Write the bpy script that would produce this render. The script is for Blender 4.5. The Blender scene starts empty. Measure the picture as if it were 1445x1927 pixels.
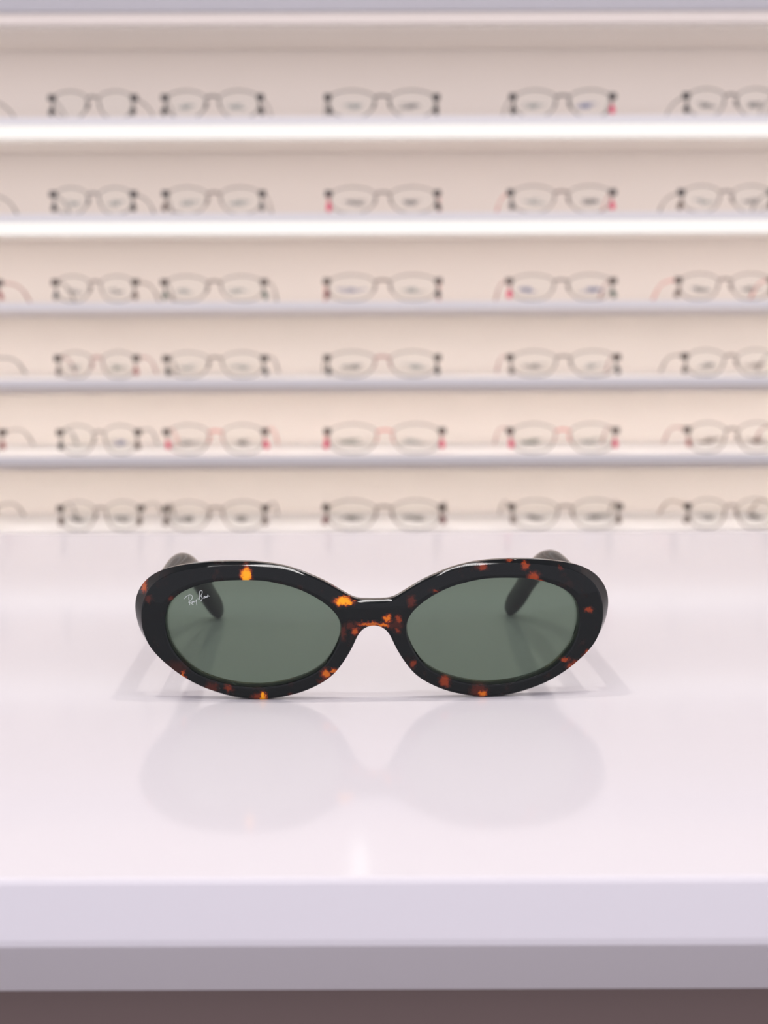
import bpy, bmesh, math, random
from mathutils import Vector, Matrix

S = bpy.context.scene
COL = S.collection
rnd = random.Random(7)
ZC = 0.95                      # height of the counter top above the floor

# ------------------------------------------------------------------ camera, world, exposure
th, roll = math.radians(6.98), math.radians(0.20)
F = Vector((0, math.cos(th), -math.sin(th)))
U0 = Vector((0, math.sin(th), math.cos(th)))
R0 = Vector((1, 0, 0))
RT = R0 * math.cos(roll) - U0 * math.sin(roll)
UP = U0 * math.cos(roll) + R0 * math.sin(roll)
cam = bpy.data.cameras.new('camera')
camo = bpy.data.objects.new('camera', cam)
COL.objects.link(camo)
M = Matrix((RT, UP, -F)).transposed().to_4x4()
M.translation = Vector((0, 0, ZC + 0.1123))
camo.matrix_world = M
cam.sensor_fit = 'VERTICAL'
cam.sensor_height = 36
cam.lens = 2970 / 1927 * 36
cam.clip_start = 0.02
cam.dof.use_dof = True
cam.dof.focus_distance = 0.4686
cam.dof.aperture_fstop = 16.2
S.camera = camo

WORLD_COL, WORLD_STR = (0.93, 0.87, 0.96), 1.40
DOWN_W, BAR_STR, STRIP_STR, SLOT_STR = 5.5, 48.0, 1.08, 2.2
LED_STR = [6.0, 9.0, 12.0, 16.0, 18.5, 17.0, 0.0]      # hidden strips under the shelves, top to bottom
w = bpy.data.worlds.new('World')
S.world = w
w.use_nodes = True
w.node_tree.nodes['Background'].inputs[0].default_value = WORLD_COL + (1,)
w.node_tree.nodes['Background'].inputs[1].default_value = WORLD_STR
S.view_settings.view_transform = 'Standard'
S.view_settings.look = 'None'
S.view_settings.exposure = 0.0
S.view_settings.gamma = 1.0
S.view_settings.use_curve_mapping = False


# ------------------------------------------------------------------ materials
def mat(name, col, rough=0.5, metal=0.0, ior=1.45, noise=0.0, nscale=30.0, **kw):
    m = bpy.data.materials.new(name)
    m.use_nodes = True
    nt = m.node_tree
    b = nt.nodes['Principled BSDF']
    b.inputs['Base Color'].default_value = (*col, 1)
    b.inputs['Roughness'].default_value = rough
    b.inputs['Metallic'].default_value = metal
    b.inputs['IOR'].default_value = ior
    for k, v in kw.items():
        b.inputs[k].default_value = v
    if noise:
        tc = nt.nodes.new('ShaderNodeTexCoord')
        n = nt.nodes.new('ShaderNodeTexNoise')
        n.inputs['Scale'].default_value = nscale
        n.inputs['Detail'].default_value = 4
        r = nt.nodes.new('ShaderNodeValToRGB')
        r.color_ramp.elements[0].color = (*[c * (1 - noise) for c in col], 1)
        r.color_ramp.elements[1].color = (*[min(1, c * (1 + noise)) for c in col], 1)
        nt.links.new(tc.outputs['Object'], n.inputs['Vector'])
        nt.links.new(n.outputs['Fac'], r.inputs['Fac'])
        nt.links.new(r.outputs['Color'], b.inputs['Base Color'])
    return m


def emis(name, col, st):
    m = bpy.data.materials.new(name)
    m.use_nodes = True
    nt = m.node_tree
    nt.nodes.clear()
    e = nt.nodes.new('ShaderNodeEmission')
    o = nt.nodes.new('ShaderNodeOutputMaterial')
    e.inputs[0].default_value = (*col, 1)
    e.inputs[1].default_value = st
    nt.links.new(e.outputs[0], o.inputs[0])
    return m


def lens_mat(name, tint, ior=1.5):
    m = bpy.data.materials.new(name)
    m.use_nodes = True
    nt = m.node_tree
    nt.nodes.clear()
    o = nt.nodes.new('ShaderNodeOutputMaterial')
    mx = nt.nodes.new('ShaderNodeMixShader')
    fr = nt.nodes.new('ShaderNodeFresnel')
    fr.inputs['IOR'].default_value = ior
    t = nt.nodes.new('ShaderNodeBsdfTransparent')
    t.inputs[0].default_value = (*tint, 1)
    g = nt.nodes.new('ShaderNodeBsdfGlossy')
    g.inputs['Roughness'].default_value = 0.02
    nt.links.new(fr.outputs[0], mx.inputs[0])
    nt.links.new(t.outputs[0], mx.inputs[1])
    nt.links.new(g.outputs[0], mx.inputs[2])
    nt.links.new(mx.outputs[0], o.inputs[0])
    return m


BLOBS = [(-37.5,37.4,1.42,2.72,1.00), (-9.1,29.8,2.37,1.28,1.00), (-7.2,29.4,1.42,0.80,0.95), (-1.3,22.8,3.48,0.80,0.70), (-5.6,20.8,1.26,0.96,0.65),
(-6.8,22.6,1.26,1.12,0.35), (-68.1,33.5,0.95,1.76,0.65), (-66.6,30.0,1.11,0.96,0.35), (-59.8,30.3,0.79,0.80,0.40), (-56.7,7.0,0.71,1.44,0.70),
(-58.7,9.3,2.84,1.92,0.25), (-48.3,3.5,1.74,1.60,0.35), (-43.2,3.4,1.11,0.96,0.50), (-33.1,0.9,0.95,1.76,1.00), (-35.0,0.6,1.42,1.28,0.50),
(-14.1,7.9,1.42,1.44,0.72), (-11.9,8.8,1.26,0.80,0.72), (-24.8,1.3,0.95,0.80,0.40), (-9.0,20.4,0.79,2.08,0.35), (-14.8,5.5,1.58,0.96,0.40),
(4.0,24.5,1.11,1.12,0.75), (7.3,24.2,0.95,1.28,0.55), (2.6,22.5,2.05,0.64,0.75), (7.0,20.8,0.95,0.80,0.50), (6.1,22.6,2.21,1.28,0.30),
(11.1,29.4,1.11,1.60,0.42), (18.2,32.5,0.95,0.64,0.50), (32.1,39.4,1.58,0.96,0.55), (45.0,39.5,1.11,1.12,0.60), (47.6,36.1,1.74,1.44,0.60),
(49.7,34.9,0.95,0.64,0.55), (55.7,38.4,0.63,0.80,0.40), (40.2,41.2,1.11,0.48,0.55), (64.5,25.6,1.26,0.80,0.55), (64.8,12.1,1.58,1.28,0.70),
(59.8,8.4,1.74,1.76,0.55), (57.3,10.6,1.26,0.64,0.60), (21.1,5.3,1.58,1.76,0.55), (11.4,10.7,0.95,1.12,0.50), (32.4,1.1,1.26,1.28,0.75),
(31.2,2.1,2.37,1.92,0.40),]


def tortoise(name, blobs, general, rough=0.035):
    """dark acetate with amber and red-brown flecks; blobs = (x, z, rx, rz, strength) in mm"""
    m = bpy.data.materials.new(name)
    m.use_nodes = True
    nt = m.node_tree
    L = nt.links.new
    b = nt.nodes['Principled BSDF']
    tc = nt.nodes.new('ShaderNodeTexCoord')
    sc = nt.nodes.new('ShaderNodeVectorMath')
    sc.operation = 'SCALE'
    sc.inputs['Scale'].default_value = 1000
    L(tc.outputs['Object'], sc.inputs[0])
    n = nt.nodes.new('ShaderNodeTexNoise')
    n.inputs['Scale'].default_value = 0.75
    n.inputs['Detail'].default_value = 5
    n.inputs['Roughness'].default_value = 0.65
    L(sc.outputs[0], n.inputs['Vector'])
    ds = nt.nodes.new('ShaderNodeVectorMath')
    ds.operation = 'MULTIPLY_ADD'
    ds.inputs[1].default_value = (3.4, 0, 3.4)
    ds.inputs[2].default_value = (-1.7, 0, -1.7)
    L(n.outputs['Color'], ds.inputs[0])
    ad = nt.nodes.new('ShaderNodeVectorMath')
    ad.operation = 'ADD'
    L(sc.outputs[0], ad.inputs[0])
    L(ds.outputs[0], ad.inputs[1])
    acc = None
    for (x, z, rx, rz, s) in blobs:
        s1 = nt.nodes.new('ShaderNodeVectorMath')
        s1.operation = 'MULTIPLY_ADD'
        s1.inputs[1].default_value = (1 / rx, 0, 1 / rz)
        s1.inputs[2].default_value = (-x / rx, 0, -z / rz)
        L(ad.outputs[0], s1.inputs[0])
        ln = nt.nodes.new('ShaderNodeVectorMath')
        ln.operation = 'LENGTH'
        L(s1.outputs[0], ln.inputs[0])
        mr = nt.nodes.new('ShaderNodeMapRange')
        mr.interpolation_type = 'SMOOTHSTEP'
        mr.inputs['From Min'].default_value = 1.75
        mr.inputs['From Max'].default_value = 0.5
        mr.inputs['To Min'].default_value = 0
        mr.inputs['To Max'].default_value = s
        L(ln.outputs['Value'], mr.inputs['Value'])
        if acc is None:
            acc = mr.outputs[0]
        else:
            mx = nt.nodes.new('ShaderNodeMath')
            mx.operation = 'MAXIMUM'
            L(acc, mx.inputs[0])
            L(mr.outputs[0], mx.inputs[1])
            acc = mx.outputs[0]
    n2 = nt.nodes.new('ShaderNodeTexNoise')
    n2.inputs['Scale'].default_value = 0.22
    n2.inputs['Detail'].default_value = 4
    L(sc.outputs[0], n2.inputs['Vector'])
    m2 = nt.nodes.new('ShaderNodeMapRange')
    m2.interpolation_type = 'SMOOTHSTEP'
    m2.inputs['From Min'].default_value = 0.55
    m2.inputs['From Max'].default_value = 0.78
    m2.inputs['To Max'].default_value = general
    L(n2.outputs['Fac'], m2.inputs['Value'])
    if acc is None:
        acc = m2.outputs[0]
    else:
        mx = nt.nodes.new('ShaderNodeMath')
        mx.operation = 'MAXIMUM'
        L(acc, mx.inputs[0])
        L(m2.outputs[0], mx.inputs[1])
        acc = mx.outputs[0]
    r = nt.nodes.new('ShaderNodeValToRGB')
    e = r.color_ramp.elements
    e[0].position = 0.0
    e[0].color = (0.0030, 0.0052, 0.0056, 1)
    e[1].position = 1.0
    e[1].color = (1.0, 0.42, 0.01, 1)
    for p, c in ((0.22, (0.022, 0.008, 0.006, 1)), (0.42, (0.08, 0.014, 0.008, 1)), (0.62, (0.30, 0.045, 0.010, 1)), (0.82, (0.82, 0.22, 0.008, 1))):
        x = e.new(p)
        x.color = c
    L(acc, r.inputs['Fac'])
    L(r.outputs['Color'], b.inputs['Base Color'])
    b.inputs['Roughness'].default_value = rough
    b.inputs['IOR'].default_value = 1.31
    return m


MT = {
    'white': mat('white_lacquer', (0.82, 0.82, 0.83), 0.35, noise=0.01),
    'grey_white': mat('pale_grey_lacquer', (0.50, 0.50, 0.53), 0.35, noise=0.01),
    'counter': mat('glossy_white_acrylic', (0.80, 0.79, 0.82), 0.08, ior=1.25, noise=0.008, nscale=6),
    'cream': mat('cream_panel', (0.83, 0.77, 0.71), 0.55, noise=0.015, nscale=8),
    'under': mat('lit_cream_underside', (0.93, 0.87, 0.81), 0.5, noise=0.01, nscale=8),  # cream panel colour lightened, painting in the light on the shelf undersides
    'ceiling': mat('ceiling_paint', (0.80, 0.79, 0.80), 0.8, noise=0.01),
    'floor': mat('dark_floor', (0.27, 0.25, 0.26), 0.5, noise=0.2, nscale=5),
    'brown': mat('brown_cabinet', (0.14, 0.10, 0.092), 0.5, noise=0.05, nscale=12),
    'lens': lens_mat('green_lens', (0.395, 0.462, 0.407), 1.33),
    'print': mat('white_lettering', (0.55, 0.60, 0.59), 0.4),
    'front': tortoise('tortoise_front', BLOBS, 0.16),
    'temple': tortoise('tortoise_temple', [], 0.5, 0.09),
    'steel': mat('hinge_steel', (0.6, 0.6, 0.62), 0.25, metal=1.0),
    'strip': emis('led_diffuser', (1.0, 0.95, 0.92), STRIP_STR),
    'down': emis('downlight_glow', (1.0, 0.90, 0.82), 6.0),
    'bar': emis('bar_light_glow', (1.0, 0.96, 0.95), BAR_STR),
    'slot': emis('wall_light_glow', (1.0, 0.97, 0.93), SLOT_STR),
    'alu': mat('aluminium', (0.7, 0.7, 0.72), 0.4, metal=0.8),
    'demo': lens_mat('clear_lens', (0.97, 0.98, 0.972), 1.42),
}


# ------------------------------------------------------------------ mesh helpers
def link(name, bm, m, parent=None, smooth=True, loc=None):
    me = bpy.data.meshes.new(name)
    bm.normal_update()
    bm.to_mesh(me)
    bm.free()
    me.materials.append(m)
    if smooth:
        for p in me.polygons:
            p.use_smooth = True
    o = bpy.data.objects.new(name, me)
    COL.objects.link(o)
    if parent:
        o.parent = parent
    if loc is not None:
        o.location = loc
    return o


def thing(name, label, cat, loc=(0, 0, 0), rz=0.0, group=None):
    o = bpy.data.objects.new(name, None)
    o.empty_display_size = 0.02
    COL.objects.link(o)
    o.location = loc
    o.rotation_euler = (0, 0, rz)
    o['label'] = label
    o['category'] = cat
    if group:
        o['group'] = group
    return o


def box(bm, x0, x1, y0, y1, z0, z1, bev=0.0):
    r = bmesh.ops.create_cube(bm, size=1.0)
    for v in r['verts']:
        v.co = Vector((x0 + (v.co.x + .5) * (x1 - x0), y0 + (v.co.y + .5) * (y1 - y0), z0 + (v.co.z + .5) * (z1 - z0)))
    if bev:
        es = list({e for v in r['verts'] for e in v.link_edges})
        bmesh.ops.bevel(bm, geom=es, offset=bev, segments=3, affect='EDGES', profile=0.5)


def prism_x(bm, prof, x0, x1):
    """closed profile of (y, z) swept along x"""
    a = [bm.verts.new((x0, y, z)) for y, z in prof]
    b = [bm.verts.new((x1, y, z)) for y, z in prof]
    n = len(prof)
    for i in range(n):
        bm.faces.new((a[i], a[(i + 1) % n], b[(i + 1) % n], b[i]))
    bm.faces.new(a[::-1])
    bm.faces.new(b)
    bmesh.ops.recalc_face_normals(bm, faces=bm.faces[:])


def tube(bm, pts, rad, sides=6, closed=False, flat=None):
    """sweep an ellipse; rad = number or per-point list; flat = (width axis factor along ref up)"""
    pts = [Vector(p) for p in pts]
    n = len(pts)
    rings = []
    for i, p in enumerate(pts):
        if closed:
            t = pts[(i + 1) % n] - pts[i - 1]
        else:
            t = pts[min(i + 1, n - 1)] - pts[max(i - 1, 0)]
        t.normalize()
        ref = Vector((1, 0, 0)) if abs(t.x) < 0.9 else Vector((0, 1, 0))
        if closed:
            ref = Vector((0, 1, 0))
        a = (ref - t * ref.dot(t)).normalized()
        b = t.cross(a)
        r = rad[i] if isinstance(rad, (list, tuple)) else rad
        ra, rb = r if isinstance(r, (list, tuple)) else (r, r)
        rings.append([bm.verts.new(p + a * ra * math.cos(2 * math.pi * k / sides) + b * rb * math.sin(2 * math.pi * k / sides)) for k in range(sides)])
    m = n if closed else n - 1
    for i in range(m):
        q, s = rings[i], rings[(i + 1) % n]
        for k in range(sides):
            bm.faces.new((q[k], q[(k + 1) % sides], s[(k + 1) % sides], s[k]))
    if not closed:
        bm.faces.new(rings[0][::-1])
        bm.faces.new(rings[-1])


def catmull(pts, k=6):
    pts = [Vector(p) for p in pts]
    out = []
    n = len(pts)
    for i in range(n - 1):
        p0, p1, p2, p3 = pts[max(i - 1, 0)], pts[i], pts[i + 1], pts[min(i + 2, n - 1)]
        for j in range(k):
            t = j / k
            out.append(0.5 * ((2 * p1) + (p2 - p0) * t + (2 * p0 - 5 * p1 + 4 * p2 - p3) * t * t + (3 * p1 - p0 - 3 * p2 + p3) * t ** 3))
    out.append(pts[-1])
    return out


# ------------------------------------------------------------------ the setting
def struct(name, bm, m, smooth=False):
    o = link(name, bm, m, smooth=smooth)
    o['kind'] = 'structure'
    return o


bm = bmesh.new()
box(bm, -3.2, 3.2, -2.2, 3.0, -0.05, 0.0)
struct('floor', bm, MT['floor'])
bm = bmesh.new()
box(bm, -3.2, 3.2, -2.2, 3.0, 2.80, 2.85)
struct('ceiling', bm, MT['ceiling'])

LEAN = 0.1226                    # the display wall leans back


def front_y(zr):                 # shelf front at height zr above the camera
    return 1.8135 + LEAN * zr


DEPTH = 0.19
z_cam = ZC + 0.1123
bm = bmesh.new()
ya, yb = front_y(-z_cam) + DEPTH, front_y(2.80 - z_cam) + DEPTH
prism_x(bm, [(ya, 0.0), (yb, 2.80), (yb + 0.06, 2.80), (ya + 0.06, 0.0)], -3.2, 3.2)
struct('wall_back', bm, MT['cream'])

# ------------------------------------------------------------------ display shelves
SH = [0.3578, 0.2297, 0.1202, 0.0198, -0.0674, -0.1547, -0.2419]      # shelf tops, relative to the camera
SHELF_LABEL = [
    'pale grey display shelf running along the very top edge of the photo',
    'white shelf with a glowing light strip, the upper of the two bright ones',
    'white shelf with a glowing light strip, the lower of the two bright ones',
    'white shelf just below the two with glowing strips',
    'white shelf holding the fourth row of eyeglasses from the top',
    'white shelf holding the row of eyeglasses with pink corners',
    'lowest white shelf, just showing over the far edge of the counter',
]
for i, zr in enumerate(SH):
    y0 = front_y(zr)
    t = thing('display_shelf', SHELF_LABEL[i], 'shelf', (0, y0, z_cam + zr), 0, 'shelves of the eyeglasses display')
    X = 1.7
    back = DEPTH - 0.009 * LEAN - 0.0005
    bm = bmesh.new()
    box(bm, -X, X, 0, back if i else back - 0.001, -0.009, 0.020 if i == 0 else 0, 0.0008)
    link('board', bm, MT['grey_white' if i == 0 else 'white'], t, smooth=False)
    h = 0.0233 if i in (1, 2) else (0.0225 if i == 0 else 0.0145)
    bm = bmesh.new()
    box(bm, -X, X, 0.026, back - 0.003, -h + 0.0015, -0.009)
    link('under_panel', bm, MT['under'], t, smooth=False)
    bm = bmesh.new()
    if i in (1, 2):
        box(bm, -X, X, 0.0008, 0.008, -h, -0.0092)
        link('light_strip', bm, MT['strip'], t, smooth=False)
    else:
        box(bm, -X, X, 0.003, 0.008, -h, -0.0092)
        link('valance', bm, MT['cream'], t, smooth=False)
    if LED_STR[i]:
        bm = bmesh.new()
        hc = h + 0.0025
        prism_x(bm, [(0.0085, -hc), (0.0085, -0.0092), (0.0165, -0.0092), (0.0165, -0.0096), (0.0165 - 0.0030, -hc)], -X, X)
        link('light_channel', bm, MT['cream'], t, smooth=False)
        bm = bmesh.new()
        q = [(0.0168, -0.0097), (0.0138, -hc)]
        vs = [bm.verts.new((x, y, z)) for x, (y, z) in ((-X, q[0]), (X, q[0]), (X, q[1]), (-X, q[1]))]
        bm.faces.new(vs)
        link('hidden_light', bm, emis('led_warm', (1.0, 0.91, 0.85), LED_STR[i]), t, smooth=False)

# ------------------------------------------------------------------ counter
t = thing('display_counter', 'glossy white counter in the foreground, under the tortoiseshell sunglasses', 'counter', (0, 0.308, ZC))
e = 0.0012
prof = [(e, 0), (0.3 * e, -0.3 * e), (0, -e), (0, -0.0130), (0.0006, -0.0146), (0.0262, -0.0352), (0.518, -0.0352), (0.518, 0)]
bm = bmesh.new()
prism_x(bm, prof, -1.6, 1.6)
link('countertop', bm, MT['counter'], t, smooth=False)
bm = bmesh.new()
box(bm, -1.55, 1.55, 0.045, 0.50, -ZC, -0.0354)
link('cabinet', bm, MT['brown'], t, smooth=False)

# ------------------------------------------------------------------ lamps of the shop (out of frame)
for sx, nm in ((-0.46, 'left'), (0.46, 'right')):
    t = thing('ceiling_spotlight', 'small round ceiling spotlight above the counter on the %s' % nm, 'lamp', (sx, 0.60, 2.80))
    bm = bmesh.new()
    bmesh.ops.create_cone(bm, cap_ends=True, segments=32, radius1=0.06, radius2=0.06, depth=0.04, matrix=Matrix.Translation((0, 0, -0.02)))
    link('housing', bm, MT['white'], t, smooth=False)
    bm = bmesh.new()
    bmesh.ops.create_cone(bm, cap_ends=True, segments=32, radius1=0.042, radius2=0.042, depth=0.004, matrix=Matrix.Translation((0, 0, -0.043)))
    link('diffuser', bm, MT['down'], t, smooth=False)
    ld = bpy.data.lights.new('spot_beam', 'AREA')
    ld.shape = 'DISK'
    ld.size = 0.05
    ld.energy = DOWN_W
    ld.color = (1.0, 0.90, 0.82)
    lo = bpy.data.objects.new('spot_beam', ld)
    COL.objects.link(lo)
    lo.parent = t
    lo.location = (0, 0, -0.047)
t = thing('linear_light', 'long ceiling light bar with a row of bright bulbs', 'lamp', (0, 0.185, 2.80))
bm = bmesh.new()
box(bm, -0.66, 0.66, -0.06, 0.05, -0.03, 0)
link('housing', bm, MT['white'], t, smooth=False)
bm = bmesh.new()
for k in range(44):
    bmesh.ops.create_cone(bm, cap_ends=True, segments=12, radius1=0.011, radius2=0.011, depth=0.006, matrix=Matrix.Translation((-0.645 + 0.03 * k, -0.030, -0.033)))
box(bm, -0.65, 0.65, -0.012, 0.001, -0.036, -0.030)
link('bulb_row', bm, MT['bar'], t, smooth=False)
zr = 0.47
t = thing('wall_light', 'slim upright light strip on the wall above the shelves', 'lamp', (-0.035, front_y(zr) + DEPTH, z_cam + zr))
bm = bmesh.new()
prism_x(bm, [(-0.0005, 0), (LEAN * 0.75 - 0.0005, 0.75), (LEAN * 0.75 - 0.014, 0.75), (-0.0135, 0)], -0.012, 0.012)
link('housing', bm, MT['alu'], t, smooth=False)
bm = bmesh.new()
prism_x(bm, [(-0.0136, 0.005), (LEAN * 0.74 - 0.0136, 0.74), (LEAN * 0.74 - 0.020, 0.74), (-0.020, 0.005)], -0.011, 0.011)
link('diffuser', bm, MT['slot'], t, smooth=False)


# ------------------------------------------------------------------ the sunglasses
OB = [(-0.21,29.31), (3.73,29.35), (5.78,29.76), (7.82,30.89), (10.48,32.50), (14.40,34.83), (18.31,36.58), (23.48,38.59), (29.99,40.01),
(36.51,40.62), (42.82,40.66), (49.00,40.37), (54.73,39.67), (59.04,38.82), (63.06,37.48), (67.13,35.01), (69.84,31.75), (71.06,28.51), (71.28,25.82),
(71.09,23.66), (70.27,20.11), (69.20,17.72), (67.35,14.69), (64.63,11.70), (60.69,8.24), (56.75,5.41), (51.53,2.76), (46.30,0.97), (41.08,-0.16),
(35.77,-0.75), (31.73,-0.55), (26.51,0.28), (21.12,1.75), (15.90,4.16), (11.93,7.04), (8.60,11.36), (6.21,15.51), (4.78,18.70), (3.20,20.61),
(1.46,21.47), (-0.11,21.70), ]
OF = [(-0.12,28.26), (2.86,28.37), (6.14,29.19), (9.88,31.67), (14.39,34.30), (18.28,36.06), (23.42,37.72), (29.97,38.98), (36.38,39.51),
(42.65,39.55), (48.79,39.10), (55.27,38.24), (59.25,37.23), (62.78,35.51), (65.45,33.47), (67.35,30.72), (68.54,27.50), (68.93,24.28), (68.70,20.44),
(68.10,18.36), (66.81,15.33), (64.23,12.09), (60.30,8.62), (56.44,5.88), (51.31,3.23), (46.09,1.46), (40.88,0.39), (35.66,-0.11), (31.70,-0.00),
(26.48,0.83), (21.26,2.29), (16.20,4.62), (12.25,7.50), (8.91,11.66), (6.53,15.80), (5.10,18.99), (3.52,20.97), (1.63,21.91), (-0.09,22.08), ]
IF = [(9.48,20.77), (10.09,23.41), (11.80,25.88), (14.44,28.28), (18.33,30.75), (23.47,33.05), (29.94,34.63), (34.24,35.16), (39.42,35.21),
(44.61,34.94), (48.71,34.34), (52.28,33.35), (56.25,31.70), (58.92,29.81), (60.55,27.97), (61.40,25.55), (61.76,23.31), (61.72,21.38), (61.45,18.98),
(60.25,15.31), (57.69,11.66), (54.09,8.18), (50.15,5.99), (44.86,4.30), (40.99,3.54), (35.69,3.11), (31.66,3.30), (26.45,4.21), (21.07,5.91),
(16.41,8.40), (13.24,11.52), (11.09,15.19), (9.97,18.06), ]
LET = [[(-56.27,29.08), (-55.89,29.50), (-55.22,30.05), (-54.55,30.35), (-54.06,30.28), (-53.77,29.95), (-53.78,29.45), (-54.08,28.90), (-54.50,28.44),
(-54.96,28.10),], [(-54.85,29.85), (-54.78,29.02), (-54.67,28.19), (-54.57,27.27),], [(-54.76,28.23), (-54.18,27.86), (-53.45,27.41),],
[(-53.47,28.54), (-53.80,28.37), (-53.93,28.12), (-53.68,28.08), (-53.35,28.46), (-53.27,28.21), (-53.10,28.33),], [(-53.01,28.63), (-52.89,28.38),
(-52.64,28.63),], [(-52.55,29.05), (-52.54,28.38), (-52.42,27.30),], [(-52.10,29.18), (-52.01,29.18),], [(-51.60,31.39), (-51.66,30.39),
(-51.56,29.39), (-51.48,28.94),], [(-51.65,31.14), (-51.39,31.55), (-50.98,31.64), (-50.74,31.40), (-50.83,30.81), (-51.13,30.23), (-51.42,29.98),],
[(-51.17,30.02), (-50.81,29.65), (-50.77,29.32), (-51.03,28.82), (-51.28,28.48),], [(-49.98,30.08), (-50.23,29.91), (-50.32,29.57), (-50.28,29.33),
(-49.98,29.66), (-49.90,29.95), (-49.78,29.58),], [(-49.73,29.91), (-49.61,29.62), (-49.48,30.00), (-49.32,29.71), (-49.27,29.75),], [(-49.27,29.75),
(-49.06,30.50), (-48.99,30.09), (-48.86,30.09), (-48.54,30.09),],]
KC = 1.19e-3                     # face-form curve, per mm
THK = 4.6                        # front thickness, mm
LC = (36.5, 19.6)                # lens centre


def dense(P, closed=False, step=0.25, win=7):
    q = P + [P[0]] if closed else P
    c = catmull([Vector((a, b, 0)) for a, b in q], 12)
    c = [(v.x, v.y) for v in c]
    if closed:
        c = c[:-1]
    L = resample(c, None, closed, step)
    n = len(L)
    out = []
    for i in range(n):
        sx = sy = 0
        for d in range(-win, win + 1):
            j = i + d
            if closed:
                a, b = L[j % n]
            elif j < 0:
                a, b = L[-j]
                a = 2 * L[0][0] - a
            elif j >= n:
                a, b = L[2 * (n - 1) - j]
                a = 2 * L[-1][0] - a
            else:
                a, b = L[j]
            sx += a
            sy += b
        out.append((sx / (2 * win + 1), sy / (2 * win + 1)))
    return out


def resample(c, n=None, closed=False, step=None):
    q = c + [c[0]] if closed else c
    d = [0]
    for i in range(1, len(q)):
        d.append(d[-1] + math.hypot(q[i][0] - q[i - 1][0], q[i][1] - q[i - 1][1]))
    if n is None:
        n = max(4, int(d[-1] / step))
        if not closed:
            n += 1
    out = []
    j = 0
    for i in range(n):
        s = d[-1] * i / (n if closed else n - 1)
        while j < len(q) - 2 and d[j + 1] < s:
            j += 1
        f = (s - d[j]) / max(1e-9, d[j + 1] - d[j])
        out.append((q[j][0] + f * (q[j + 1][0] - q[j][0]), q[j][1] + f * (q[j + 1][1] - q[j][1])))
    return out


def fix_ends(P):
    P = [list(p) for p in P]
    P[0][0] = 0.0
    P[-1][0] = 0.0
    return [tuple(p) for p in P]


ob, of, hf = dense(fix_ends(OB)), dense(fix_ends(OF)), dense(IF, True)
zmin = min(z for x, z in ob)
sh = lambda P: [(x, z - zmin) for x, z in P]
ob, of, hf = sh(ob), sh(of), sh(hf)
LC = (LC[0], LC[1] - zmin)


def anchors(P):
    it = max(range(len(P)), key=lambda i: P[i][1])
    io = max(range(len(P)), key=lambda i: P[i][0])
    ib = min(range(len(P)), key=lambda i: P[i][1])
    k = [i for i in range(ib, len(P)) if P[i][1] < 18.0 - zmin]
    return [0, it, io, ib, k[-1], len(P) - 1]


CNT = [34, 40, 40, 46, 16]


def piecewise(P):
    A = anchors(P)
    out = []
    for a, b, n in zip(A[:-1], A[1:], CNT):
        out += resample(P[a:b + 1], n + 1)[:-1]
    out.append(P[-1])
    return out


rb, rf = piecewise(ob), piecewise(of)
# the midline closes the half: from bridge bottom up to bridge top
NM = 8


def mid(P):
    (xa, za), (xb, zb) = P[-1], P[0]
    return [(0.0, za + (zb - za) * i / NM) for i in range(1, NM)]


rb_full, rf_full = rb + mid(rb), rf + mid(rf)
N = len(rb_full)
# angle of each outer point seen from the lens centre, blended with arc length so that it always advances
ang = []
prev = None
for x, z in rf_full:
    a = math.atan2(z - LC[1], x - LC[0])
    if prev is not None:
        while a < prev - math.pi:
            a += 2 * math.pi
        while a > prev + math.pi:
            a -= 2 * math.pi
    ang.append(a)
    prev = a
a0 = ang[0]
s = [0.0]
for i in range(1, N):
    s.append(s[-1] + math.hypot(rf_full[i][0] - rf_full[i - 1][0], rf_full[i][1] - rf_full[i - 1][1]))
tot = s[-1] + math.hypot(rf_full[0][0] - rf_full[-1][0], rf_full[0][1] - rf_full[-1][1])
for _ in range(3):
    for i in range(1, N):
        ang[i] = min(ang[i], ang[i - 1])
fin = [0.72 * a + 0.28 * (a0 - 2 * math.pi * s[i] / tot) for i, a in enumerate(ang)]


def polar_hit(P, a):
    """point of closed polyline P at angle a from the lens centre"""
    ca, sa = math.cos(a), math.sin(a)
    best = None
    for i in range(len(P)):
        x0, z0 = P[i][0] - LC[0], P[i][1] - LC[1]
        x1, z1 = P[(i + 1) % len(P)][0] - LC[0], P[(i + 1) % len(P)][1] - LC[1]
        c0, c1 = ca * z0 - sa * x0, ca * z1 - sa * x1
        if c0 * c1 <= 0 and c0 != c1:
            f = c0 / (c0 - c1)
            x, z = x0 + f * (x1 - x0), z0 + f * (z1 - z0)
            if x * ca + z * sa > 0:
                best = (x + LC[0], z + LC[1])
    return best


hole = [polar_hit(hf, a) for a in fin]


def scl(P, d):                   # move hole points outward (away from the lens centre) by d mm
    out = []
    for x, z in P:
        l = math.hypot(x - LC[0], z - LC[1])
        out.append((x + (x - LC[0]) / l * d, z + (z - LC[1]) / l * d))
    return out


def lerp(P, Q, f):
    return [(a[0] + (b[0] - a[0]) * f, a[1] + (b[1] - a[1]) * f) for a, b in zip(P, Q)]


rings = []                       # list of (points, y)
rings.append((scl(hole, -0.3), THK))
rings.append((scl(hole, -0.3), 2.3))
rings.append((hole, 0.55))
rings.append((scl(hole, 0.06), 0.22))
rings.append((scl(hole, 0.20), 0.06))
h1 = scl(hole, 0.42)
rings.append((h1, 0.0))
for f in (0.2, 0.4, 0.6, 0.8, 0.93):
    rings.append((lerp(h1, rf_full, f), 0.0))
rings.append((rf_full, 0.0))


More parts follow.
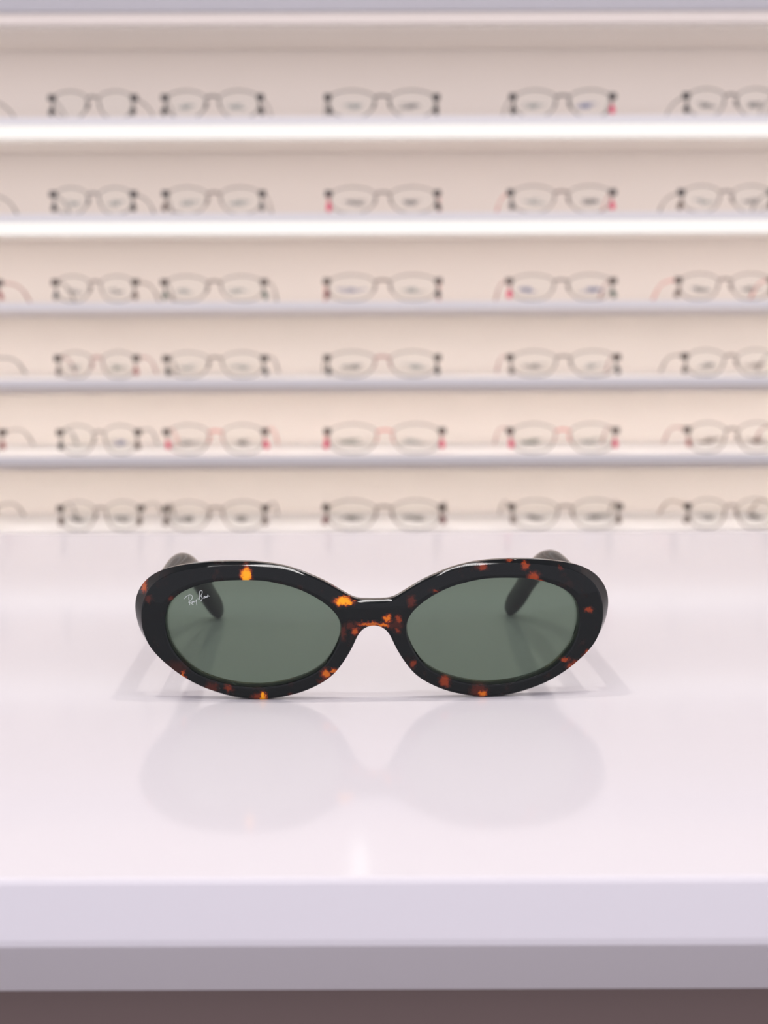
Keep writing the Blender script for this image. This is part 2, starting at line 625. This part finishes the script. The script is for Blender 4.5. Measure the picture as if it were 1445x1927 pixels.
def bev(f, bulge=0.0):           # point on the flat bevel, f from the front edge (0) to the back edge (1)
    P, Y = [], []
    for a, b in zip(rf_full, rb_full):
        d = math.hypot(b[0] - a[0], b[1] - a[1])
        sx = max(0.0, min(1.0, (a[0] - 50) / 16))
        yd = max(0.45, min(4.0, d * (BEV + 1.0 * sx * sx * (3 - 2 * sx))))
        P.append((a[0] + (b[0] - a[0]) * f, a[1] + (b[1] - a[1]) * f))
        Y.append(yd * f - bulge * d * 4 * f * (1 - f))
    return P, Y


BEV = 1.0
for f in (0.05, 0.10, 0.25, 0.4, 0.55, 0.7, 0.85, 0.92, 1.0):
    rings.append(bev(f, 0.006))
Pb, Yb = bev(1.0)
rings.append((Pb, [y + 0.12 for y in Yb]))
rings.append((rb_full, [max(2.6, y + 0.25) for y in Yb]))
rings.append((rb_full, [max(3.7, y + 0.3) for y in Yb]))
rings.append((lerp(rb_full, hole, 0.03), 4.35))
rings.append((lerp(rb_full, hole, 0.08), THK))
for f in (0.3, 0.5, 0.75):
    rings.append((lerp(rb_full, hole, f), THK))

bm = bmesh.new()
for sgn in (1, -1):
    vr = []
    for P, y in rings:
        ys = y if isinstance(y, list) else [y] * N
        vr.append([bm.verts.new((sgn * x / 1000, (yy + KC * x * x) / 1000, z / 1000)) for (x, z), yy in zip(P, ys)])
    nr = len(vr)
    for a in range(nr):
        A, B = vr[a], vr[(a + 1) % nr]
        for i in range(N):
            x0, x1 = rb_full[i][0], rb_full[(i + 1) % N][0]
            if a in range(10, nr - 4) and x0 <= 1e-6 and x1 <= 1e-6:
                pass
            f = (A[i], A[(i + 1) % N], B[(i + 1) % N], B[i])
            # drop the wall along the midline (rings beyond the front face there coincide with the cut)
            if all(abs(v.co.x) < 1e-7 for v in f):
                continue
            bm.faces.new(f)
bmesh.ops.remove_doubles(bm, verts=bm.verts[:], dist=1e-6)
bmesh.ops.recalc_face_normals(bm, faces=bm.faces[:])

SG = Vector((-0.0031, 0.4584, ZC))
sg = thing('sunglasses', 'oval tortoiseshell sunglasses with green lenses standing open on the white counter', 'sunglasses', SG, math.radians(1.9))
front = link('front', bm, MT['front'], sg)

# lenses
lens_objs = []
for sgn in (1, -1):
    bm = bmesh.new()
    out = scl(hf, 0.35)
    m = len(out)
    for side, yy in ((0, 2.5), (1, 4.0)):
        cv = None
        prev = None
        NR = 7
        rr = []
        for k in range(1, NR + 1):
            f = k / NR
            ring = []
            for x, z in out[::3]:
                X, Z = LC[0] + (x - LC[0]) * f, LC[1] + (z - LC[1]) * f
                Y = yy + KC * X * X - 0.9 * (1 - f * f)
                ring.append(bm.verts.new((sgn * X / 1000, Y / 1000, Z / 1000)))
            rr.append(ring)
        c = bm.verts.new((sgn * LC[0] / 1000, (yy + KC * LC[0] ** 2 - 0.9) / 1000, LC[1] / 1000))
        mm = len(rr[0])
        for i in range(mm):
            bm.faces.new((c, rr[0][i], rr[0][(i + 1) % mm]))
            for k in range(NR - 1):
                bm.faces.new((rr[k][i], rr[k + 1][i], rr[k + 1][(i + 1) % mm], rr[k][(i + 1) % mm]))
        if side == 0:
            keep = rr[-1]
        else:
            for i in range(mm):
                q4 = [bm.verts.new(v.co) for v in (keep[i], keep[(i + 1) % mm], rr[-1][(i + 1) % mm], rr[-1][i])]
                bm.faces.new(q4)
    lens_objs.append(link('lens', bm, MT['lens'], sg))

# white script lettering on the lens at picture left
bm = bmesh.new()
for stroke in LET:
    c = catmull([Vector((x, 0, z - zmin)) for x, z in stroke], 5)
    wd = 0.085 if len(stroke) > 2 or abs(stroke[0][0] - stroke[1][0]) > 0.2 else 0.19
    top, bot = [], []
    for i, p in enumerate(c):
        tg = (c[min(i + 1, len(c) - 1)] - c[max(i - 1, 0)]).normalized()
        nv = Vector((-tg.z, 0, tg.x))
        for sgn2, lst in ((1, top), (-1, bot)):
            q = p + nv * wd * sgn2
            X = -q.x
            f2 = ((X - LC[0]) / 25.5) ** 2 + ((q.z - LC[1]) / 16.5) ** 2
            Y = 2.5 + KC * X * X - 0.9 * max(0, (1 - f2)) - 0.14
            lst.append((bm.verts.new((q.x / 1000, Y / 1000, q.z / 1000)), bm.verts.new((q.x / 1000, (Y + 0.05) / 1000, q.z / 1000))))
    for i in range(len(c) - 1):
        (a, a2), (b, b2), (d, d2), (g, g2) = top[i], top[i + 1], bot[i + 1], bot[i]
        for fc in ((a, b, d, g), (g2, d2, b2, a2), (a, a2, b2, b), (g, d, d2, g2)):
            bm.faces.new(fc)
bmesh.ops.recalc_face_normals(bm, faces=bm.faces[:])
lo = link('lettering', bm, MT['print'], lens_objs[1], smooth=False)
lo['label'] = 'small white script lettering'

# temples
for sgn in (1, -1):
    path = [(67.0, 7.5, 25.5), (67.3, 12, 25.6), (67.2, 30, 26.2), (66.6, 60, 27.0), (65.6, 82, 27.2), (64.4, 95, 26.0), (62.6, 106, 22.8), (60.3, 115, 17.6), (58.2, 123, 11.2), (56.4, 129.5, 6.4), (55.3, 133.0, 3.6), (54.9, 134.2, 2.6)]
    sec = [(2.6, 4.8), (2.7, 4.8), (2.7, 4.5), (2.9, 4.3), (3.6, 4.5), (3.9, 4.7), (3.2, 4.8), (3.1, 4.9), (3.0, 4.8), (2.9, 4.3), (2.1, 3.2), (1.0, 1.6)]
    pts = catmull([Vector((sgn * x / 1000, y / 1000, z / 1000)) for x, y, z in path], 5)
    sc_ = [Vector((a, b, 0)) for a, b in sec]
    rad = [(v.x / 1000, v.y / 1000) for v in catmull(sc_, 5)]
    bm = bmesh.new()
    tube(bm, pts, rad, 20)
    zlow = min(v.co.z for v in bm.verts)
    for v in bm.verts:
        if v.co.y > 0.09:
            v.co.z -= zlow * min(1, (v.co.y - 0.09) / 0.03)
    bmesh.ops.recalc_face_normals(bm, faces=bm.faces[:])
    tp = link('temple', bm, MT['temple'], sg)
    bm = bmesh.new()
    box(bm, min(sgn * 62.2, sgn * 65.4) / 1000, max(sgn * 62.2, sgn * 65.4) / 1000, 8.5 / 1000, 15 / 1000, 22.6 / 1000, 27.6 / 1000, 0.0004)
    link('hinge', bm, MT['steel'], tp)

# ------------------------------------------------------------------ eyeglasses on the shelves
PAL = {
    'black': (0.02, 0.02, 0.022), 'grey': (0.10, 0.10, 0.10), 'brown': (0.12, 0.075, 0.055), 'rose': (0.38, 0.13, 0.12),
    'pink': (0.78, 0.02, 0.13), 'coral': (0.72, 0.20, 0.17), 'wine': (0.16, 0.02, 0.025), 'taupe': (0.16, 0.13, 0.11),
    'umber': (0.045, 0.028, 0.02), 'green': (0.10, 0.14, 0.11), 'blue': (0.05, 0.09, 0.25), 'ink': (0.03, 0.035, 0.04), 'sage': (0.25, 0.28, 0.26), 'tan': (0.24, 0.15, 0.09),
}
GM = {k: mat('frame_' + k, v, 0.3, noise=0.08, nscale=200) for k, v in PAL.items()}
KPX = 1.80 / 2970                # metres per photograph pixel used when the shelf was measured

# hinge-to-hinge edges of every pair, measured along the shelf (mm from the middle of the display)
HP = [
    [(-205, -27), (93, 250), (308, 490), (618, 825), (970, 1160), (1300, 1470)],
    [(-203, -25), (95, 248), (309, 493), (619, 826), (965, 1160), (1290, 1462)],
    [(-185, -8), (98, 251), (306, 496), (615, 828), (962, 1160), (1284, 1462)],
    [(-200, -21), (103, 252), (309, 496), (615, 826), (963, 1167), (1296, 1470)],
    [(-178, -2), (107, 255), (309, 497), (615, 834), (962, 1164), (1300, 1470)],
    [(-200, -20), (107, 260), (309, 497), (612, 833), (965, 1170), (1300, 1466)],
]
HH = [0.0325, 0.0315, 0.0310, 0.0310, 0.0350, 0.0350]
# rim, bridge, temple, left tip, right tip, left print, right print, colour words
ST = [
    [('black', 'black', 'grey', 'black', 'black', None, None, 'dark grey wire'), ('black', 'black', 'grey', 'black', 'black', None, None, 'narrow black wire'), ('black', 'black', 'grey', 'black', 'black', 'sage', 'sage', 'black wire'), ('black', 'black', 'grey', 'black', 'black', 'sage', 'grey', 'black wire'), ('black', 'black', 'grey', 'black', 'pink', 'sage', 'blue', 'black wire, one pink corner'), ('black', 'black', 'grey', 'black', 'black', 'ink', 'ink', 'narrow black wire')],
    [('grey', 'grey', 'grey', 'black', 'black', None, None, 'grey wire'), ('grey', 'grey', 'grey', 'black', 'black', 'sage', 'sage', 'narrow grey wire'), ('taupe', 'brown', 'taupe', 'brown', 'grey', 'sage', 'sage', 'taupe wire'), ('taupe', 'taupe', 'coral', 'pink', 'black', 'ink', 'grey', 'taupe wire, one pink corner'), ('taupe', 'brown', 'coral', 'grey', 'pink', 'sage', 'ink', 'taupe wire, one pink corner'), ('taupe', 'taupe', 'taupe', 'brown', 'brown', 'sage', 'ink', 'narrow taupe wire')],
    [('brown', 'brown', 'rose', 'coral', 'rose', None, None, 'rose wire'), ('taupe', 'brown', 'brown', 'grey', 'brown', 'grey', 'ink', 'narrow brown wire'), ('taupe', 'brown', 'taupe', 'green', 'green', 'sage', 'sage', 'brown wire'), ('taupe', 'brown', 'coral', 'wine', 'black', 'blue', 'sage', 'brown blue-printed wire'), ('taupe', 'taupe', 'rose', 'pink', 'green', 'blue', 'blue', 'taupe rose-templed wire'), ('brown', 'brown', 'coral', 'brown', 'brown', 'grey', 'ink', 'narrow pink-templed wire')],
    [('grey', 'grey', 'grey', 'black', 'black', None, None, 'grey wire'), ('taupe', 'rose', 'rose', 'taupe', 'rose', 'sage', 'green', 'narrow rose wire'), ('taupe', 'brown', 'taupe', 'black', 'grey', 'sage', 'sage', 'taupe wire'), ('taupe', 'rose', 'taupe', 'black', 'black', 'ink', 'sage', 'taupe wire with black corners'), ('taupe', 'taupe', 'rose', 'taupe', 'grey', 'grey', 'sage', 'taupe wire'), ('taupe', 'brown', 'taupe', 'taupe', 'brown', 'grey', 'brown', 'narrow taupe wire')],
    [('taupe', 'taupe', 'taupe', 'rose', 'rose', None, None, 'taupe wire'), ('taupe', 'taupe', 'grey', 'black', 'brown', None, 'blue', 'narrow blue-printed wire'), ('taupe', 'coral', 'coral', 'pink', 'pink', 'grey', 'ink', 'pink-bridged wire'), ('taupe', 'coral', 'coral', 'pink', 'pink', 'green', 'sage', 'pink-bridged wire'), ('taupe', 'coral', 'rose', 'pink', 'pink', 'green', 'sage', 'pink-bridged wire'), ('brown', 'brown', 'rose', 'rose', 'rose', 'brown', 'brown', 'narrow rose-brown wire')],
    [('taupe', 'brown', 'taupe', 'rose', 'rose', None, None, 'taupe wire'), ('taupe', 'brown', 'taupe', 'brown', 'brown', 'ink', 'ink', 'narrow brown wire'), ('brown', 'brown', 'brown', 'brown', 'brown', 'ink', 'ink', 'brown wire'), ('brown', 'brown', 'brown', 'wine', 'wine', 'ink', 'ink', 'brown wire with wine-red corners'), ('taupe', 'brown', 'brown', 'brown', 'brown', 'ink', 'ink', 'brown wire'), ('brown', 'brown', 'tan', 'brown', 'brown', 'ink', 'ink', 'narrow tan wire')],
]
ROWN = ['top row', 'second row', 'third row', 'fourth row', 'fifth row', 'lowest row']
COLN = ['cut off at the left edge', 'second from the left', 'left of the middle pair', 'middle of the row', 'right of the middle pair', 'cut off at the right edge']


def eye(cx, a, b, zc, sgn):
    """rim outline: flat-topped rounded shape, nasal side cut back toward the bottom"""
    out = []
    n = 44
    for k in range(n):
        p = 2 * math.pi * k / n
        c, s_ = math.cos(p), math.sin(p)
        e1 = 2 / 2.7
        x = math.copysign(abs(c) ** e1, c)
        z = math.copysign(abs(s_) ** e1, s_)
        nas = -x * sgn                      # +1 at the nose
        x2 = x * a
        if nas > 0:
            x2 -= math.copysign(a * 0.24 * nas * max(0, (0.55 - z)) / 1.55, x)
            z *= 1 - 0.12 * nas * (z > 0)
        else:
            x2 -= math.copysign(a * 0.10 * max(0, -z), x) * (-nas)
            z *= 1 - 0.10 * (-nas) * (z > 0)
        out.append(Vector((cx + x2, 0.0, zc + z * b)))
    return out


def ragged(bm, cx, y, cz, w_, h_):
    for k in range(5):
        ww = w_ * rnd.uniform(0.35, 0.8)
        xx = cx + rnd.uniform(-0.28, 0.28) * w_
        zz = cz + (k - 2) * h_ / 4.5
        hh = h_ * 0.085
        box(bm, xx - ww / 2, xx + ww / 2, y, y + 0.0002, zz - hh, zz + hh)


def eyeglasses(r, c):
    rim_c, br_c, tm_c, tl_c, tr_c, pl, pr, words = ST[r][c]
    ul, ur = HP[r][c]
    zr = SH[r + 1]
    xl, xr = (ul - 722.5) * KPX, (ur - 722.5) * KPX
    W = xr - xl
    H = HH[r] + rnd.uniform(-0.0006, 0.0006)
    setb = 0.022
    lab = '%s eyeglasses in the %s, %s' % (words, ROWN[r], COLN[c])
    g = thing('eyeglasses', lab, 'eyeglasses', ((xl + xr) / 2, front_y(zr) + setb, z_cam + zr + 0.0002), math.radians(rnd.uniform(-1, 1)), 'eyeglasses on the display shelves')
    gap = 0.115 * W
    ep = 0.012 * W
    a = (W - gap - 2 * ep) / 4
    rr = 0.00070
    b = H / 2 - rr
    zc = H / 2
    zb = H * 0.74
    for sgn in (-1, 1):
        cx = sgn * (gap / 2 + a)
        loop = eye(cx, a, b, zc, sgn)
        bm = bmesh.new()
        tube(bm, loop, rr, 6, closed=True)
        bmesh.ops.recalc_face_normals(bm, faces=bm.faces[:])
        link('rim', bm, GM[rim_c], g)
        bm = bmesh.new()
        ctr = Vector((cx, 0.0, zc))
        RC = 0.095
        ta, tb = rnd.uniform(-0.05, 0.05), rnd.uniform(-0.06, 0.06)
        cv = bm.verts.new(ctr - Vector((0, 0.0026, 0)))
        n = len(loop)
        rr_ = []
        for k in range(1, 7):
            f_ = k / 6
            ring = []
            for p in loop:
                d_ = (p - ctr) * f_
                y_ = -0.0026 + (d_.x ** 2 + d_.z ** 2) / (2 * RC) + (d_.x * ta + d_.z * tb) * (1 - 0.6 * f_ ** 6)
                ring.append(bm.verts.new(ctr + d_ + Vector((0, y_, 0))))
            rr_.append(ring)
        for i in range(n):
            j = (i + 1) % n
            bm.faces.new((cv, rr_[0][i], rr_[0][j]))
            for k in range(5):
                bm.faces.new((rr_[k][i], rr_[k + 1][i], rr_[k + 1][j], rr_[k][j]))
        bmesh.ops.recalc_face_normals(bm, faces=bm.faces[:])
        ln = link('lens', bm, MT['demo'], g)
        pc = pl if sgn < 0 else pr
        if pc:
            bm = bmesh.new()
            ragged(bm, cx + rnd.uniform(-0.1, 0.1) * a, -0.0036, zc - 0.10 * H, a * 1.0, H * 0.16)
            link('lens_print', bm, GM[pc], ln, smooth=False)
        # end piece (hinge corner)
        xe = sgn * (W / 2)
        bm = bmesh.new()
        box(bm, xe - 0.0042, xe + 0.0042, -0.0018, 0.0050, zb - 0.0036, zb + 0.0036, 0.0012)
        link('end_piece', bm, GM['black' if r < 2 else 'umber'], g)
        # temple
        sp = rnd.uniform(0.004, 0.008) * sgn
        tl = 0.135
        p = [(xe, 0.003, zb), (xe + sp * .35, 0.035, zb + 0.0002), (xe + sp * 0.65, 0.065, zb * 0.95), (xe + sp * 0.80, 0.090, zb * 0.80), (xe + sp * .9, 0.107, zb * 0.58)]
        bm = bmesh.new()
        tube(bm, catmull(p, 5), [(0.00075, 0.0011)] * 21, 6)
        bmesh.ops.recalc_face_normals(bm, faces=bm.faces[:])
        tm = link('temple', bm, GM[tm_c], g)
        q = [(xe + sp * .88, 0.1035, zb * 0.63), (xe + sp * .93, 0.114, zb * 0.46), (xe + sp * .97, 0.124, zb * 0.25), (xe + sp, tl, 0.0016)]
        bm = bmesh.new()
        tube(bm, catmull(q, 4), [(0.0009, 0.0013)] * 2 + [(0.0012, 0.0017)] * 10 + [(0.0008, 0.0012)], 8)
        zl = min(v.co.z for v in bm.verts)
        for v in bm.verts:
            if v.co.z < 0.003:
                v.co.z = max(v.co.z, 0.0)
        bmesh.ops.recalc_face_normals(bm, faces=bm.faces[:])
        link('temple_tip', bm, GM[tm_c], tm)
        # coloured lower corner of the rim
        zk = zb - 0.0160
        lean_ = rnd.choice((-1, 0, 0, 1)) * 0.0012
        bm = bmesh.new()
        tube(bm, catmull([(xe - sgn * 0.0008, 0.001, zb - 0.003), (xe - sgn * 0.0010, 0.001, zb - 0.008), (xe - sgn * 0.0006 + lean_, 0.001, zk + 0.002), (xe + lean_ * 2, 0.0012, zk - 0.0035)], 4),
             [(0.0006, 0.0010)] * 5 + [(0.0016, 0.0016)] * 2 + [(0.0030, 0.0030)] * 5 + [(0.0022, 0.0020)], 8)
        bmesh.ops.recalc_face_normals(bm, faces=bm.faces[:])
        link('rim_corner', bm, GM[tl_c if sgn < 0 else tr_c], g)
        # nose pad on its arm
        xn = sgn * gap * 0.60
        bm = bmesh.new()
        bmesh.ops.create_uvsphere(bm, u_segments=10, v_segments=8, radius=1.0, matrix=Matrix.Translation((xn, 0.006, zc - 0.02 * H)) @ Matrix.Rotation(sgn * -0.30, 4, 'Y') @ Matrix.Diagonal((0.0011, 0.0030, 0.0052, 1)))
        tube(bm, [(sgn * gap * 0.66, 0.0, zc + 0.10 * H), (sgn * gap * 0.58, 0.004, zc + 0.08 * H), (xn, 0.006, zc)], 0.0005, 5)
        link('nose_pad', bm, GM[br_c], g)
    bm = bmesh.new()
    hb = H * 0.735
    tube(bm, catmull([(-gap * 0.62, 0, hb - 0.0006), (-gap * 0.25, -0.0006, hb + 0.0012), (gap * 0.25, -0.0006, hb + 0.0012), (gap * 0.62, 0, hb - 0.0006)], 5), [(0.0009, 0.0013)] * 16, 8)
    bmesh.ops.recalc_face_normals(bm, faces=bm.faces[:])
    link('bridge', bm, GM[br_c], g)


for r in range(6):
    for c in range(6):
        eyeglasses(r, c)
